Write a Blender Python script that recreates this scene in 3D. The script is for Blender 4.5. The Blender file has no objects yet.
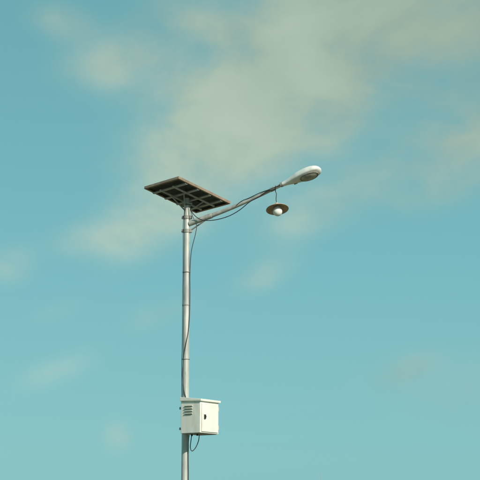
import bpy, bmesh, math, random
from mathutils import Vector, Matrix, noise
random.seed(4)
R=math.radians
scene=bpy.context.scene
col=scene.collection

# ---------------------------------------------------------------- materials
def new_mat(name):
    m=bpy.data.materials.new(name); m.use_nodes=True
    nt=m.node_tree
    return m,nt,nt.nodes['Principled BSDF']

def mottled(name,c1,c2,scale=8,rough=0.5,metal=0.0,bump=0.0,spots=None,spot_amt=0.6,stretch=(1,1,1),rough2=None):
    m,nt,b=new_mat(name)
    tc=nt.nodes.new('ShaderNodeTexCoord')
    mp=nt.nodes.new('ShaderNodeMapping'); mp.inputs['Scale'].default_value=stretch
    nt.links.new(tc.outputs['Object'],mp.inputs['Vector'])
    n=nt.nodes.new('ShaderNodeTexNoise'); n.inputs['Scale'].default_value=scale; n.inputs['Detail'].default_value=6
    nt.links.new(mp.outputs[0],n.inputs['Vector'])
    r=nt.nodes.new('ShaderNodeValToRGB')
    r.color_ramp.elements[0].position=0.35; r.color_ramp.elements[0].color=(*c1,1)
    r.color_ramp.elements[1].position=0.65; r.color_ramp.elements[1].color=(*c2,1)
    nt.links.new(n.outputs['Fac'],r.inputs['Fac'])
    out=r.outputs['Color']
    if spots:
        n2=nt.nodes.new('ShaderNodeTexNoise'); n2.inputs['Scale'].default_value=scale*0.6; n2.inputs['Detail'].default_value=8
        n2.inputs['Roughness'].default_value=0.7
        nt.links.new(mp.outputs[0],n2.inputs['Vector'])
        r2=nt.nodes.new('ShaderNodeValToRGB')
        r2.color_ramp.elements[0].position=0.56; r2.color_ramp.elements[0].color=(0,0,0,1)
        r2.color_ramp.elements[1].position=0.72; r2.color_ramp.elements[1].color=(spot_amt,)*3+(1,)
        nt.links.new(n2.outputs['Fac'],r2.inputs['Fac'])
        mx=nt.nodes.new('ShaderNodeMix'); mx.data_type='RGBA'
        nt.links.new(r2.outputs['Color'],mx.inputs['Factor'])
        nt.links.new(out,mx.inputs['A']); mx.inputs['B'].default_value=(*spots,1)
        out=mx.outputs['Result']
    nt.links.new(out,b.inputs['Base Color'])
    b.inputs['Metallic'].default_value=metal
    mr=nt.nodes.new('ShaderNodeMapRange')
    mr.inputs['To Min'].default_value=rough; mr.inputs['To Max'].default_value=rough2 if rough2 else min(1,rough+0.15)
    nt.links.new(n.outputs['Fac'],mr.inputs['Value']); nt.links.new(mr.outputs[0],b.inputs['Roughness'])
    if bump:
        bp=nt.nodes.new('ShaderNodeBump'); bp.inputs['Strength'].default_value=bump; bp.inputs['Distance'].default_value=0.01
        nt.links.new(n.outputs['Fac'],bp.inputs['Height']); nt.links.new(bp.outputs[0],b.inputs['Normal'])
    return m

M_galv=mottled('galvanised_steel',(0.38,0.39,0.37),(0.58,0.58,0.54),9,0.42,0.25,0.05,spots=(0.22,0.16,0.11),spot_amt=0.85,stretch=(1,1,0.3))
M_galvd=mottled('weathered_steel',(0.26,0.26,0.24),(0.38,0.37,0.34),20,0.5,0.3,0.05,spots=(0.2,0.11,0.06))
M_rail=mottled('aluminium_rail',(0.40,0.41,0.39),(0.54,0.54,0.51),12,0.45,0.2)
M_frame=mottled('weathered_panel_frame',(0.22,0.16,0.12),(0.34,0.25,0.18),10,0.5,0.1,spots=(0.15,0.09,0.06))
M_back=mottled('panel_backsheet',(0.025,0.032,0.032),(0.045,0.052,0.05),6,0.45)
M_cell=mottled('solar_glass',(0.01,0.015,0.04),(0.015,0.02,0.06),3,0.08)
M_cream=mottled('cream_painted_steel',(0.70,0.70,0.63),(0.81,0.81,0.74),5,0.40,0,0.03,spots=(0.42,0.37,0.27),spot_amt=0.5,stretch=(1,1,0.35))
M_creamd=mottled('cream_edge_paint',(0.50,0.49,0.42),(0.6,0.59,0.5),9,0.5,spots=(0.3,0.2,0.12))
M_dark=mottled('dark_slot',(0.02,0.02,0.02),(0.04,0.035,0.03),20,0.6)
M_cable=mottled('black_cable',(0.02,0.02,0.022),(0.045,0.045,0.045),30,0.45)
M_white=mottled('white_lamp_housing',(0.72,0.73,0.69),(0.82,0.82,0.78),9,0.25,0,0.01,spots=(0.50,0.47,0.40),spot_amt=0.55)
M_rust=mottled('rusty_enamel',(0.40,0.31,0.23),(0.54,0.44,0.34),16,0.5,0.0,0.05,spots=(0.2,0.11,0.06))
M_shadein=mottled('shade_inner',(0.38,0.27,0.18),(0.50,0.37,0.27),16,0.5,spots=(0.18,0.10,0.05))
M_conc=mottled('concrete',(0.28,0.27,0.25),(0.38,0.37,0.34),6,0.85,0,0.3,spots=(0.18,0.17,0.15))
M_bulb=mottled('frosted_glass_bulb',(0.80,0.80,0.76),(0.86,0.86,0.82),3,0.15)
M_bulb.node_tree.nodes['Principled BSDF'].inputs['Subsurface Weight'].default_value=0.2
M_lens=mottled('lamp_lens',(0.24,0.23,0.19),(0.46,0.43,0.36),18,0.12,stretch=(1,1,1))
M_lens.node_tree.nodes['Principled BSDF'].inputs['Coat Weight'].default_value=0.6

# ---------------------------------------------------------------- helpers
def empty(name,loc=(0,0,0)):
    e=bpy.data.objects.new(name,None); e.location=loc; e.empty_display_size=0.3; col.objects.link(e); return e

def obj_from_bm(name,bm,mat,parent=None,smooth=False,mw=None,bevel=0):
    me=bpy.data.meshes.new(name); 
    bmesh.ops.recalc_face_normals(bm,faces=bm.faces)
    bm.to_mesh(me); bm.free()
    o=bpy.data.objects.new(name,me); col.objects.link(o)
    mats=mat if isinstance(mat,(list,tuple)) else [mat]
    for m in mats: me.materials.append(m)
    if smooth:
        for p in me.polygons: p.use_smooth=True
    if mw is not None: o.matrix_world=mw
    if parent:
        o.parent=parent
        o.matrix_parent_inverse=Matrix.Translation(parent.location).inverted()
    if bevel:
        b=o.modifiers.new('bevel','BEVEL'); b.width=bevel; b.segments=2; b.limit_method='ANGLE'
    return o

def add_box(bm,c,s,rot=None):
    m=Matrix.Translation(c)
    if rot is not None: m=m@rot.to_4x4()
    m=m@Matrix.Diagonal((s[0],s[1],s[2],1))
    r=bmesh.ops.create_cube(bm,size=1,matrix=m)
    return r['verts']

def catmull(pts,n=8):
    P=[Vector(p) for p in pts]; P=[P[0]*2-P[1]]+P+[P[-1]*2-P[-2]]
    out=[]
    for i in range(1,len(P)-2):
        for k in range(n):
            t=k/n; a,b,c,d=P[i-1],P[i],P[i+1],P[i+2]
            out.append(0.5*((2*b)+(-a+c)*t+(2*a-5*b+4*c-d)*t*t+(-a+3*b-3*c+d)*t**3))
    out.append(P[-2]); return out

def add_tube(bm,pts,rad,seg=12,caps=True):
    n=len(pts); pts=[Vector(p) for p in pts]
    rad=rad if isinstance(rad,(list,tuple)) else [rad]*n
    t=(pts[1]-pts[0]).normalized()
    nrm=t.orthogonal().normalized()
    rings=[]
    for i in range(n):
        if i==0: tt=(pts[1]-pts[0])
        elif i==n-1: tt=(pts[-1]-pts[-2])
        else: tt=(pts[i+1]-pts[i-1])
        tt.normalize()
        nrm=(nrm-tt*nrm.dot(tt)).normalized(); bn=tt.cross(nrm)
        rings.append([bm.verts.new(pts[i]+(nrm*math.cos(2*math.pi*k/seg)+bn*math.sin(2*math.pi*k/seg))*rad[i]) for k in range(seg)])
    for i in range(n-1):
        for k in range(seg):
            bm.faces.new((rings[i][k],rings[i][(k+1)%seg],rings[i+1][(k+1)%seg],rings[i+1][k]))
    if caps:
        bm.faces.new(rings[0][::-1]); bm.faces.new(rings[-1])

def tube(name,pts,rad,mat,parent,seg=12,sm=True,curve=0):
    if curve: pts=catmull(pts,curve)
    bm=bmesh.new(); add_tube(bm,pts,rad,seg)
    o=obj_from_bm(name,bm,mat,parent,smooth=sm)
    if sm:
        e=o.modifiers.new('es','EDGE_SPLIT'); e.split_angle=R(50)
    return o

def lathe(bm,prof,seg=40,mat_idx=0):
    rings=[]
    for (r,z) in prof:
        rings.append([bm.verts.new((r*math.cos(2*math.pi*k/seg),r*math.sin(2*math.pi*k/seg),z)) for k in range(seg)])
    for i in range(len(rings)-1):
        for k in range(seg):
            f=bm.faces.new((rings[i][k],rings[i][(k+1)%seg],rings[i+1][(k+1)%seg],rings[i+1][k])); f.material_index=mat_idx

# ---------------------------------------------------------------- street lamp
lamp=empty('street_lamp')
bm=bmesh.new()
add_tube(bm,[(0,0,0.26),(0,0,2.0),(0,0,4.0),(0,0,6.17)],[0.056,0.052,0.048,0.044],28)
obj_from_bm('pole',bm,M_galv,lamp,smooth=True).modifiers.new('es','EDGE_SPLIT').split_angle=R(50)
bm=bmesh.new()
add_tube(bm,[(0,0,6.17),(0,0,6.18)],0.050,28)
for z,h in ((5.80,0.05),(6.00,0.05),(4.72,0.018)):
    add_tube(bm,[(0,0,z-h/2),(0,0,z+h/2)],.053 if h>0.03 else 0.0505,28)
for z in (5.80,6.00):
    add_box(bm,(0.060,-0.012,z),(0.03,0.05,0.045)); add_box(bm,(-0.062,0,z),(0.03,0.02,0.045))
    add_tube(bm,[(-0.068,-0.028,z),(-0.068,0.028,z)],0.007,8)
obj_from_bm('pole_clamps',bm,M_galvd,lamp)
bm=bmesh.new()
add_box(bm,(0,0,0.25),(0.34,0.34,0.02))
for a in range(4):
    g=Matrix.Rotation(R(90*a),3,'Z')
    p=g@Vector((0.13,0.13,0.28)); add_tube(bm,[p-Vector((0,0,.018)),p+Vector((0,0,.03))],0.012,6)
    v=[bm.verts.new(g@Vector(q)) for q in ((0.054,0.003,0.262),(0.15,0.003,0.262),(0.054,0.003,0.42),(0.054,-0.003,0.262),(0.15,-0.003,0.262),(0.054,-0.003,0.42))]
    bm.faces.new((v[0],v[1],v[2]));bm.faces.new((v[5],v[4],v[3]));bm.faces.new((v[0],v[3],v[4],v[1]));bm.faces.new((v[1],v[4],v[5],v[2]));bm.faces.new((v[2],v[5],v[3],v[0]))
obj_from_bm('base_plate',bm,M_galvd,lamp)
bm=bmesh.new(); add_box(bm,(0,0,0.05),(0.6,0.6,0.38))
obj_from_bm('concrete_footing',bm,M_conc,lamp,bevel=0.02)

# arm
A0=Vector((0.040,-0.02,5.905)); A1=Vector((1.385,-0.60,6.355))
def armpt(t,sag=0.0):
    p=A0.lerp(A1,t); p.z-=0.028*math.sin(math.pi*t); return p
apts=[armpt(i/20) for i in range(21)]
arad=[0.034-0.011*min(1,i/20*1.1) for i in range(21)]
tube('lamp_arm',apts,arad,M_galv,lamp,18)
tube('arm_sleeve',[armpt(0.0),armpt(0.24)],0.038,M_galv,lamp,18)
tube('arm_brace',[Vector((0.045,-0.02,5.80)),armpt(0.20)+Vector((0,0,-.02))],0.011,M_galvd,lamp,8)
tube('arm_bracket',[armpt(0.86),armpt(0.90)],0.030,M_galvd,lamp,14)

# lamp head (cobra head)
T=Vector((1.89,-0.82,6.515))
ax=(T-A1).normalized(); side=ax.cross(Vector((0,0,1))).normalized(); up=side.cross(ax).normalized()
rot=Matrix((ax,side*-1,up)).transposed()
rot=rot@Matrix.Rotation(R(-14),3,'X')
HM=Matrix.Translation(A1-ax*0.05)@rot.to_4x4()
L=(T-A1).length+0.05
bm=bmesh.new()
secs=[(0,.030,.030,.030),(.06,.032,.032,.032),(.10,.040,.040,.036),(.17,.062,.056,.042),(.26,.090,.075,.048),(.36,.110,.086,.050),(.46,.118,.084,.050),(.54,.108,.070,.046),(.59,.082,.050,.036),(L-.012,.050,.030,.022),(L,.015,.01,.008)]
seg=28; rings=[]
for s,w,t,b in secs:
    ring=[]
    for k in range(seg):
        a=2*math.pi*k/seg; c,sn=math.cos(a),math.sin(a)
        y=w*math.copysign(abs(c)**0.9,c); z=(t*abs(sn)**0.85 if sn>0 else -b*abs(sn)**0.6)
        ring.append(bm.verts.new((s,y,z)))
    rings.append(ring)
for i in range(len(rings)-1):
    for k in range(seg): bm.faces.new((rings[i][k],rings[i][(k+1)%seg],rings[i+1][(k+1)%seg],rings[i+1][k]))
bm.faces.new(rings[0][::-1]); bm.faces.new(rings[-1])
h=obj_from_bm('lamp_housing',bm,M_white,lamp,smooth=True,mw=HM)
s=h.modifiers.new('ss','SUBSURF'); s.levels=1; s.render_levels=2
def ell(bm,cx,rx,ry,z0,z1,steps=8,seg=36,bulge=0.0):
    rr=[]
    for i in range(steps+1):
        f=i/steps*math.pi/2
        q=math.cos(f); z=z0+(z1-z0)*math.sin(f)
        if i==steps: rr.append([bm.verts.new((cx,0,z1))]); break
        rr.append([bm.verts.new((cx+rx*q*math.cos(2*math.pi*k/seg),ry*q*math.sin(2*math.pi*k/seg),z)) for k in range(seg)])
    for i in range(len(rr)-2):
        for k in range(seg): bm.faces.new((rr[i][k],rr[i][(k+1)%seg],rr[i+1][(k+1)%seg],rr[i+1][k]))
    for k in range(seg): bm.faces.new((rr[-2][k],rr[-2][(k+1)%seg],rr[-1][0]))
bm=bmesh.new(); ell(bm,.435,.130,.088,-.040,-.080)
obj_from_bm('lamp_lens',bm,M_lens,lamp,smooth=True,mw=HM)
bm=bmesh.new()
rp=[Vector((.435+.133*math.cos(2*math.pi*k/48),.091*math.sin(2*math.pi*k/48),-.050)) for k in range(49)]
add_tube(bm,rp,0.007,8,caps=False)
obj_from_bm('lens_rim',bm,M_galvd,lamp,smooth=True,mw=HM)
bm=bmesh.new(); add_box(bm,(.20,.058,-.03),(.05,.02,.018)); add_box(bm,(.58,0,-.02),(.03,.03,.02))
add_tube(bm,[(-.005,0,0),(.03,0,0)],.034,20)
obj_from_bm('lamp_latches',bm,M_galvd,lamp,mw=HM)

# cables
C=lambda n,p,r=0.0065:tube(n,p,r,M_cable,lamp,8,curve=8)
C('arm_cable',[(0.03,-0.06,6.16),(0.10,-0.12,6.02),(0.22,-0.16,5.93),(0.40,-0.22,5.915),(0.60,-0.29,5.955),(0.76,-0.36,6.03),(0.90,-0.43,6.13),armpt(0.74)+Vector((0,-.03,-.02)),armpt(0.82)+Vector((0,-.032,0)),armpt(0.90)+Vector((0,-.03,-.02))],.006)
C('cable_wrap',[armpt(0.50)+Vector((0,-.035,0.0)),armpt(0.56)+Vector((0,-.03,.03)),armpt(0.64)+Vector((0,-.03,.026)),armpt(0.74)+Vector((0,-.03,.03)),armpt(0.86)+Vector((0,-.032,.01)),armpt(0.97)+Vector((0,-.03,.0))],.005)
C('pole_cable',[(0.05,-0.03,6.12),(0.085,-0.06,6.0),(0.14,-0.06,5.88),(0.125,-0.06,5.74),(0.07,-0.05,5.50),(0.05,-0.03,5.2),(0.052,-0.02,4.9),(0.050,-0.03,4.6),(0.035,-0.045,4.35),(0.0,-0.058,4.15),(-0.035,-0.046,3.95),(-0.045,-0.038,3.7),(-0.02,-0.056,3.5),(0.02,-0.055,3.36)],.005)
C('pole_cable_left',[(-0.02,-0.05,6.12),(-0.05,-0.035,5.95),(-0.051,-0.02,5.6),(-0.050,-0.02,5.2),(-0.054,-0.01,4.8),(-0.052,-0.02,4.3),(-0.058,-0.01,3.9),(-0.055,-0.02,3.5),(-0.054,-0.02,3.0)],.004)
C('box_cable_loop',[(0.10,-0.09,2.93),(0.085,-0.09,2.82),(0.075,-0.09,2.71),(0.10,-0.09,2.66),(0.15,-0.09,2.71),(0.19,-0.09,2.81),(0.20,-0.08,2.93)],.006)
C('box_cable_down',[(0.07,-0.07,2.93),(0.05,-0.07,2.82),(0.045,-0.05,2.6),(0.05,-0.045,2.3),(0.045,-0.05,1.9),(0.05,-0.05,1.2),(0.04,-0.06,0.5),(0.04,-.07,0.24)],.005)
bm=bmesh.new()
for z in (5.2,3.95,1.2):
    add_tube(bm,[(0,0,z-.004),(0,0,z+.004)],.058,20)
obj_from_bm('cable_ties',bm,M_galvd,lamp)

# ---------------------------------------------------------------- solar panel
pc=Vector((0.008,0.0,6.33))
a=Vector((.716,.75,-.188)).normalized(); b=Vector((.515,-.47,.03)); b=(b-a*b.dot(a)).normalized()
u=-(a.cross(b)); rotp=Matrix((a,-b,u)).transposed()
PM=Matrix.Translation(pc)@rotp.to_4x4()
panel=empty('solar_panel',pc)
LX,LY=1.07,0.71; hx,hy=LX/2,LY/2
bm=bmesh.new()
for sy in (-1,1):
    add_box(bm,(0,sy*(hy-.006),0),(LX,.012,.036))
    add_box(bm,(0,sy*(hy-.022),-.016),(LX-.03,.020,.004))
for sx in (-1,1):
    add_box(bm,(sx*(hx-.006),0,0),(.012,LY-.026,.036))
    add_box(bm,(sx*(hx-.022),0,-.016),(.020,LY-.07,.004))
obj_from_bm('panel_frame',bm,M_frame,panel,mw=PM,bevel=.001)
bm=bmesh.new(); add_box(bm,(0,0,.0135),(LX-.026,LY-.026,.004)); obj_from_bm('glass',bm,M_cell,panel,mw=PM)
bm=bmesh.new(); add_box(bm,(0,0,.008),(LX-.028,LY-.028,.004)); obj_from_bm('backsheet',bm,M_back,panel,mw=PM)
bm=bmesh.new()
for i in range(1,9): add_box(bm,(-hx+i*LX/9,0,.0162),(.003,LY-.03,.001))
for i in range(1,4): add_box(bm,(0,-hy+i*LY/4,.0166),(LX-.03,.003,.001))
obj_from_bm('cell_lines',bm,M_rail,panel,mw=PM)
bm=bmesh.new()
for x in (-.36,-.12,.12,.36):
    add_box(bm,(x,0,-.036),(.034,LY-.03,.003)); add_box(bm,(x-.0155,0,-.0275),(.003,LY-.03,.013)); add_box(bm,(x+.0155,0,-.0275),(.003,LY-.03,.013))
for y in (-.13,.13):
    add_box(bm,(0,y,-.049),(LX-.22,.022,.020))
obj_from_bm('support_rails',bm,M_rail,panel,mw=PM,bevel=.002)
bm=bmesh.new(); add_box(bm,(.24,.05,-.006),(.11,.09,.026)); obj_from_bm('junction_box',bm,M_dark,panel,mw=PM,bevel=.003)
bm=bmesh.new()
add_box(bm,(0,0,6.195),(.15,.15,.012))
obj_from_bm('top_plate',bm,M_galvd,panel)
bm=bmesh.new()
for lx,ly in ((.2,.13),(-.2,.13),(.2,-.13),(-.2,-.13)):
    e=PM@Vector((lx,ly,-.058)); add_tube(bm,[Vector((0.03*(1 if e.x>0 else -1),0.03*(1 if e.y>0 else -1),6.10)),e],.010,8)
e=PM@Vector((0,0,-.075)); add_tube(bm,[Vector((0,0,6.2)),e+Vector((0,0,.03))],.033,14)
obj_from_bm('mounting_struts',bm,M_galvd,panel)

# ---------------------------------------------------------------- electrical box
ebox=empty('electrical_box',(0.14,-0.12,3.12))
ang=R(35)
rb=Matrix.Rotation(-ang,3,'Z')
W,D,H=.335,.43,.445
bc=Vector((0,0,2.892))+rb@Vector((W/2+.082,0,0))
BM=Matrix.Translation(bc)@rb.to_4x4()
bm=bmesh.new(); add_box(bm,(0,0,H/2),(W,D,H)); obj_from_bm('cabinet_body',bm,M_cream,ebox,mw=BM,bevel=.006)
bm=bmesh.new()
x0,x1,y=-W/2-.008,W/2+.026,D/2+.018
zt=H+.040
vs=[bm.verts.new(p) for p in ((x0,-y,H+.003),(x1,-y,H-.012),(x1,y,H-.012),(x0,y,H+.003),(x0,-y,zt+.018),(x1,-y,zt-.022),(x1,y,zt-.022),(x0,y,zt+.018))]
for f in ((0,3,2,1),(4,5,6,7),(0,1,5,4),(1,2,6,5),(2,3,7,6),(3,0,4,7)): bm.faces.new([vs[i] for i in f])
obj_from_bm('lid',bm,M_cream,ebox,mw=BM,bevel=.004)
bm=bmesh.new(); add_box(bm,(W/2+.008,0,H/2-.010),(.012,D-.05,H-.055)); obj_from_bm('door',bm,M_cream,ebox,mw=BM,bevel=.004)
bm=bmesh.new()
add_box(bm,(W/2+.0225,-D/2+.085,H*.50),(.014,.03,.06)); add_tube(bm,[(W/2+.02,-D/2+.085,H*.50),(W/2+.038,-D/2+.085,H*.50)],.012,12)
obj_from_bm('lock',bm,M_dark,ebox,mw=BM)
bm=bmesh.new()
for z in (.09,H-.10): add_tube(bm,[(W/2+.012,D/2-.02,z-.03),(W/2+.012,D/2-.02,z+.03)],.008,8)
obj_from_bm('hinges',bm,M_creamd,ebox,mw=BM)
bm=bmesh.new()
for i in range(4):
    z=H*.60+i*.036
    add_box(bm,(-.03,-D/2-.007,z),(.13,.016,.010),Matrix.Rotation(R(30),3,'X'))
obj_from_bm('louvres',bm,M_creamd,ebox,mw=BM)
bm=bmesh.new()
for i in range(4):
    z=H*.60+i*.036-.011
    add_box(bm,(-.03,-D/2-.002,z),(.125,.003,.007))
obj_from_bm('louvre_slots',bm,M_galvd,ebox,mw=BM)
bm=bmesh.new()
for z in (.08,H-.08):
    add_box(bm,(-W/2-.012,0,z),(.022,.26,.035)); 
    add_box(bm,(-W/2-.078,.062,z),(.11,.006,.034)); add_box(bm,(-W/2-.078,-.062,z),(.11,.006,.034)); add_box(bm,(-W/2-.137,0,z),(.006,.13,.034))
add_box(bm,(0,0,-.004),(W-.04,D-.04,.006))
obj_from_bm('mounting_straps',bm,M_galvd,ebox,mw=BM)
bm=bmesh.new()
for p in ((-.06,-.1,-.02),(.05,-.12,-.02)): add_tube(bm,[Vector(p)-Vector((0,0,.012)),Vector(p)+Vector((0,0,.016))],.014,10)
obj_from_bm('cable_glands',bm,M_dark,ebox,mw=BM)

# ---------------------------------------------------------------- hanging lamp
hp=armpt(0.91); hl=empty('hanging_lamp',hp)
base=Vector((hp.x+.018,hp.y-.01,6.06))
tube('hook',[hp+Vector((0,0,.03)),hp+Vector((.0,-.03,.0)),hp+Vector((0,0,-.035)),hp+Vector((0.002,0,-.06))],.006,M_dark,hl,8,curve=5)
tube('hanging_wire',[hp+Vector((.0,0,-.05)),hp.lerp(base,.35)+Vector((.006,0,0)),hp.lerp(base,.7)+Vector((-.004,0,0)),base+Vector((0,0,.02))],.0055,M_cable,hl,8,curve=6)
tilt=Matrix.Rotation(R(-17),3,'X')@Matrix.Rotation(R(-5),3,'Y')
SM=Matrix.Translation(base)@tilt.to_4x4()
bm=bmesh.new(); lathe(bm,[(.004,.03),(.022,.028),(.026,.015),(.028,-.03),(.034,-.036)],24)
obj_from_bm('socket',bm,M_rust,hl,smooth=True,mw=SM)
bm=bmesh.new()
lathe(bm,[(.028,-.022),(.05,-.030),(.10,-.042),(.145,-.060),(.158,-.070),(.160,-.076)],48,0)
lathe(bm,[(.160,-.076),(.154,-.074),(.142,-.065),(.10,-.047),(.05,-.036),(.028,-.032)],48,1)
obj_from_bm('shade',bm,[M_rust,M_shadein],hl,smooth=True,mw=SM)
bm=bmesh.new()
lathe(bm,[(.030,-.033),(.042,-.042),(.046,-.06),(.040,-.07)],28); obj_from_bm('bulb_collar',bm,M_creamd,hl,smooth=True,mw=SM)
bm=bmesh.new()
prof=[(.036,-.055)]
for i in range(0,13):
    t=R(35)+ (math.pi-R(35))*i/12
    prof.append((max(.0008,.066*math.sin(t)),-.110+.066*math.cos(t)))
lathe(bm,prof,32); obj_from_bm('globe_bulb',bm,M_bulb,hl,smooth=True,mw=SM)

# ---------------------------------------------------------------- ground
bm=bmesh.new()
rs=[0,3,8,20,50,120,300,800,2000,6000]; seg=64; prev=None
for r in rs:
    if r==0: ring=[bm.verts.new((0,0,0))]
    else: ring=[bm.verts.new((r*math.cos(2*math.pi*k/seg),r*math.sin(2*math.pi*k/seg),0)) for k in range(seg)]
    if prev:
        for k in range(seg):
            if len(prev)==1: bm.faces.new((prev[0],ring[k],ring[(k+1)%seg]))
            else: bm.faces.new((prev[k],ring[k],ring[(k+1)%seg],prev[(k+1)%seg]))
    prev=ring
M_ground=mottled('dry_grass_soil',(0.07,0.085,0.035),(0.20,0.17,0.10),0.35,0.95,0,0.5,spots=(0.05,0.07,0.025),spot_amt=.8)
obj_from_bm('ground',bm,M_ground)

# ---------------------------------------------------------------- thin radio masts far away
M_ant=mottled('antenna_metal',(0.40,0.41,0.40),(0.5,0.5,0.5),3,0.5,0.3)
def antenna(name,x,y,hgt,yaw):
    bm=bmesh.new()
    add_tube(bm,[(0,0,0),(0,0,hgt*.6),(0,0,hgt)],[.035,.03,.020],8)
    add_box(bm,(0,0,.03),(.4,.4,.12))
    for g in range(3):
        an=R(120*g+20); add_tube(bm,[(0,0,hgt*.6),(1.4*math.cos(an),1.4*math.sin(an),0.0)],.005,5)
    for z in (.75,.85): add_tube(bm,[(-.12,0,hgt*z),(.12,0,hgt*z)],.006,5)
    obj_from_bm(name,bm,M_ant,mw=Matrix.Translation((x,y,0))@Matrix.Rotation(yaw,4,'Z'))
antenna('radio_antenna',0.765+140*.0560,120,6.9,R(60))
antenna('radio_antenna.001',0.765+140*.1565,120,6.25,R(20))

# ---------------------------------------------------------------- clouds (a distant sheet of thin cloud, lit by the sun)
# az, el, sigma_az, sigma_el, tilt(deg), amplitude
CL=[(-0.8,16.4,2.5,1.8,25,1.1),(1.4,18.4,2.9,2.0,15,1.2),(5.0,19.6,3.2,1.9,8,1.25),(8.2,20.0,2.4,1.7,0,1.05),(3.2,17.0,2.6,1.3,20,.9),(-2.4,14.8,1.8,1.1,25,.7),
    (-5.2,18.7,1.7,.75,10,.85),(-7.6,20.2,1.0,.5,-10,.75),(-3.0,20.5,1.6,.8,0,.5),(-3.4,12.3,1.9,.85,25,.8),(-6.2,11.6,1.1,.5,5,.5),
    (-3.4,8.5,1.1,.40,15,.6),(-9.3,10.4,.7,.55,0,.65),(9.2,15.2,1.8,1.2,30,1.0),(6.2,14.4,2.2,.6,20,.65),
    (-4.9,3.7,.5,.5,60,.6),(-7.5,6.2,1.3,.45,20,.5),(0.8,10.0,1.2,.5,25,.45),(6.7,6.3,.8,.4,20,.35),(3.0,12.5,1.8,.6,20,.5),(-7.4,8.6,.8,.35,15,.4),(7.5,13.2,1.8,.5,15,.45)]
rr=random.Random(11)
for i in range(70):
    az=rr.uniform(-80,80); el=rr.uniform(6,48)
    if abs(az)<13 and el<25: continue
    CL.append((az,el,rr.uniform(1.5,6),rr.uniform(.6,2.2),rr.uniform(0,25),rr.uniform(.4,1)))
RAD=5000
def dens(az,el):
    d=0
    for (a0,e0,sa,se,t,am) in CL:
        dx=az-a0; dy=el-e0
        if abs(dx)>3.2*sa+3*se or abs(dy)>3.2*max(sa,se): continue
        c,s_=math.cos(R(t)),math.sin(R(t))
        p=(dx*c+dy*s_)/sa; q=(-dx*s_+dy*c)/se
        d+=am*math.exp(-.5*(p*p+q*q))
    return 1.7*(1-math.exp(-d/1.25))
azs=[-80+i*2 for i in range(33)]+[-14+i*.25 for i in range(0,113)]+[16+i*2 for i in range(33)]
els=[1+i*.25 for i in range(96)]+[25+i*1.2 for i in range(21)]
me=bpy.data.meshes.new('clouds'); V=[];DN=[];F=[]
for e in els:
    for z in azs:
        ce=math.cos(R(e)); V.append((RAD*ce*math.sin(R(z)),RAD*ce*math.cos(R(z)),RAD*math.sin(R(e)))); DN.append(dens(z,e))
nA=len(azs)
for j in range(len(els)-1):
    for i in range(nA-1): F.append((j*nA+i,j*nA+i+1,(j+1)*nA+i+1,(j+1)*nA+i))
me.from_pydata(V,[],F); me.update()
at=me.attributes.new('cloud_cover','FLOAT','POINT'); at.data.foreach_set('value',DN)
for p in me.polygons: p.use_smooth=True
clouds=bpy.data.objects.new('clouds',me); col.objects.link(clouds)
m=bpy.data.materials.new('cloud_vapour'); m.use_nodes=True; nt=m.node_tree; nt.nodes.clear()
N=nt.nodes.new; K=nt.links.new
out=N('ShaderNodeOutputMaterial'); mix=N('ShaderNodeMixShader'); tr=N('ShaderNodeBsdfTransparent'); df=N('ShaderNodeBsdfDiffuse')
att=N('ShaderNodeAttribute'); att.attribute_name='cloud_cover'
tc=N('ShaderNodeTexCoord'); mp=N('ShaderNodeMapping'); mp.inputs['Scale'].default_value=(.0016,.0016,.0026); mp.inputs['Rotation'].default_value=(0,R(-20),0)
K(tc.outputs['Object'],mp.inputs['Vector'])
def noi(sc,det,ro,dist=0):
    n=N('ShaderNodeTexNoise'); n.inputs['Scale'].default_value=sc; n.inputs['Detail'].default_value=det; n.inputs['Roughness'].default_value=ro; n.inputs['Distortion'].default_value=dist
    K(mp.outputs[0],n.inputs['Vector']); return n.outputs['Fac']
def math_(op,a,b):
    n=N('ShaderNodeMath'); n.operation=op
    for i,x in enumerate((a,b)):
        if isinstance(x,(int,float)): n.inputs[i].default_value=x
        else: K(x,n.inputs[i])
    return n.outputs[0]
n1=noi(1.2,5,.5,.3); n2=noi(3.2,5,.52,.2)
nn=math_('MULTIPLY',math_('SUBTRACT',n1,.5),1.9)
nn=math_('ADD',nn,math_('MULTIPLY',math_('SUBTRACT',n2,.5),.75))
nn=math_('ADD',nn,.80)
d=math_('MULTIPLY',att.outputs['Fac'],nn)
mr=N('ShaderNodeMapRange'); mr.interpolation_type='SMOOTHSTEP'
mr.inputs['From Min'].default_value=.04; mr.inputs['From Max'].default_value=1.25; mr.inputs['To Max'].default_value=.84
K(d,mr.inputs['Value']); K(mr.outputs['Result'],mix.inputs[0])
cr=N('ShaderNodeValToRGB'); cr.color_ramp.elements[0].position=.34; cr.color_ramp.elements[0].color=(.43,.48,.42,1)  # light and shadow within the cloud, painted into its albedo by noise
cr.color_ramp.elements[1].position=.68; cr.color_ramp.elements[1].color=(.56,.61,.53,1)
K(n1,cr.inputs['Fac']); K(cr.outputs['Color'],df.inputs['Color'])
K(tr.outputs[0],mix.inputs[1]); K(df.outputs[0],mix.inputs[2]); K(mix.outputs[0],out.inputs['Surface'])
me.materials.append(m)

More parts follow.
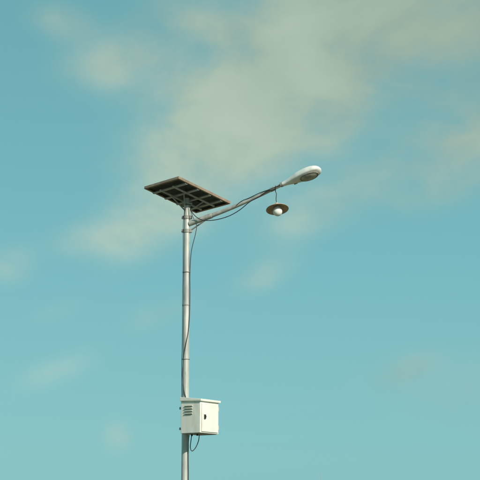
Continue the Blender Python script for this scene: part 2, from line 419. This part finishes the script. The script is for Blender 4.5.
# ---------------------------------------------------------------- light
SUN_EL,SUN_AZ=R(32),R(144)
S=Vector((math.sin(SUN_AZ)*math.cos(SUN_EL),math.cos(SUN_AZ)*math.cos(SUN_EL),math.sin(SUN_EL)))
sd=bpy.data.lights.new('sun','SUN'); sd.energy=4.6; sd.angle=R(.5); sd.color=(1,.93,.80)
so=bpy.data.objects.new('sun',sd); so.rotation_euler=S.to_track_quat('Z','Y').to_euler(); so.location=(10,-30,40); col.objects.link(so)
w=bpy.data.worlds.new('World'); scene.world=w; w.use_nodes=True; nt=w.node_tree
bg=nt.nodes['Background']; sky=nt.nodes.new('ShaderNodeTexSky'); sky.sky_type='NISHITA'; sky.sun_disc=False
sky.sun_elevation=SUN_EL; sky.sun_rotation=SUN_AZ; sky.air_density=1.0; sky.dust_density=1.0; sky.ozone_density=1.0
# teal atmosphere: the Nishita sky blended with an elevation-dependent haze colour
tcw=nt.nodes.new('ShaderNodeTexCoord'); sp=nt.nodes.new('ShaderNodeSeparateXYZ'); nt.links.new(tcw.outputs['Generated'],sp.inputs[0])
rp=nt.nodes.new('ShaderNodeValToRGB'); e=rp.color_ramp.elements
e[0].position=0.0; e[0].color=(.205,.535,.555,1)
e[1].position=1.0; e[1].color=(.05,.20,.27,1)
for p,c in ((.12,(.185,.510,.540)),(.22,(.165,.475,.505)),(.36,(.145,.420,.450))):
    q=e.new(p); q.color=(*c,1)
nt.links.new(sp.outputs['Z'],rp.inputs['Fac'])
sc=nt.nodes.new('ShaderNodeVectorMath'); sc.operation='SCALE'; sc.inputs['Scale'].default_value=10
nt.links.new(rp.outputs['Color'],sc.inputs[0])
mx=nt.nodes.new('ShaderNodeMix'); mx.data_type='RGBA'; mx.inputs['Factor'].default_value=.86
nt.links.new(sky.outputs[0],mx.inputs['A']); nt.links.new(sc.outputs[0],mx.inputs['B']); nt.links.new(mx.outputs['Result'],bg.inputs['Color'])
bg.inputs['Strength'].default_value=.10
scene.view_settings.view_transform='Standard'; scene.view_settings.look='None'; scene.view_settings.exposure=0

# ---------------------------------------------------------------- camera
cd=bpy.data.cameras.new('camera'); cam=bpy.data.objects.new('camera',cd); col.objects.link(cam)
cam.location=(0.765,-20,1.6); cam.rotation_euler=(R(90+11.5),0,0)
cd.sensor_width=36; cd.lens=36*1420/480; cd.clip_end=30000; cd.clip_start=.1
scene.camera=cam
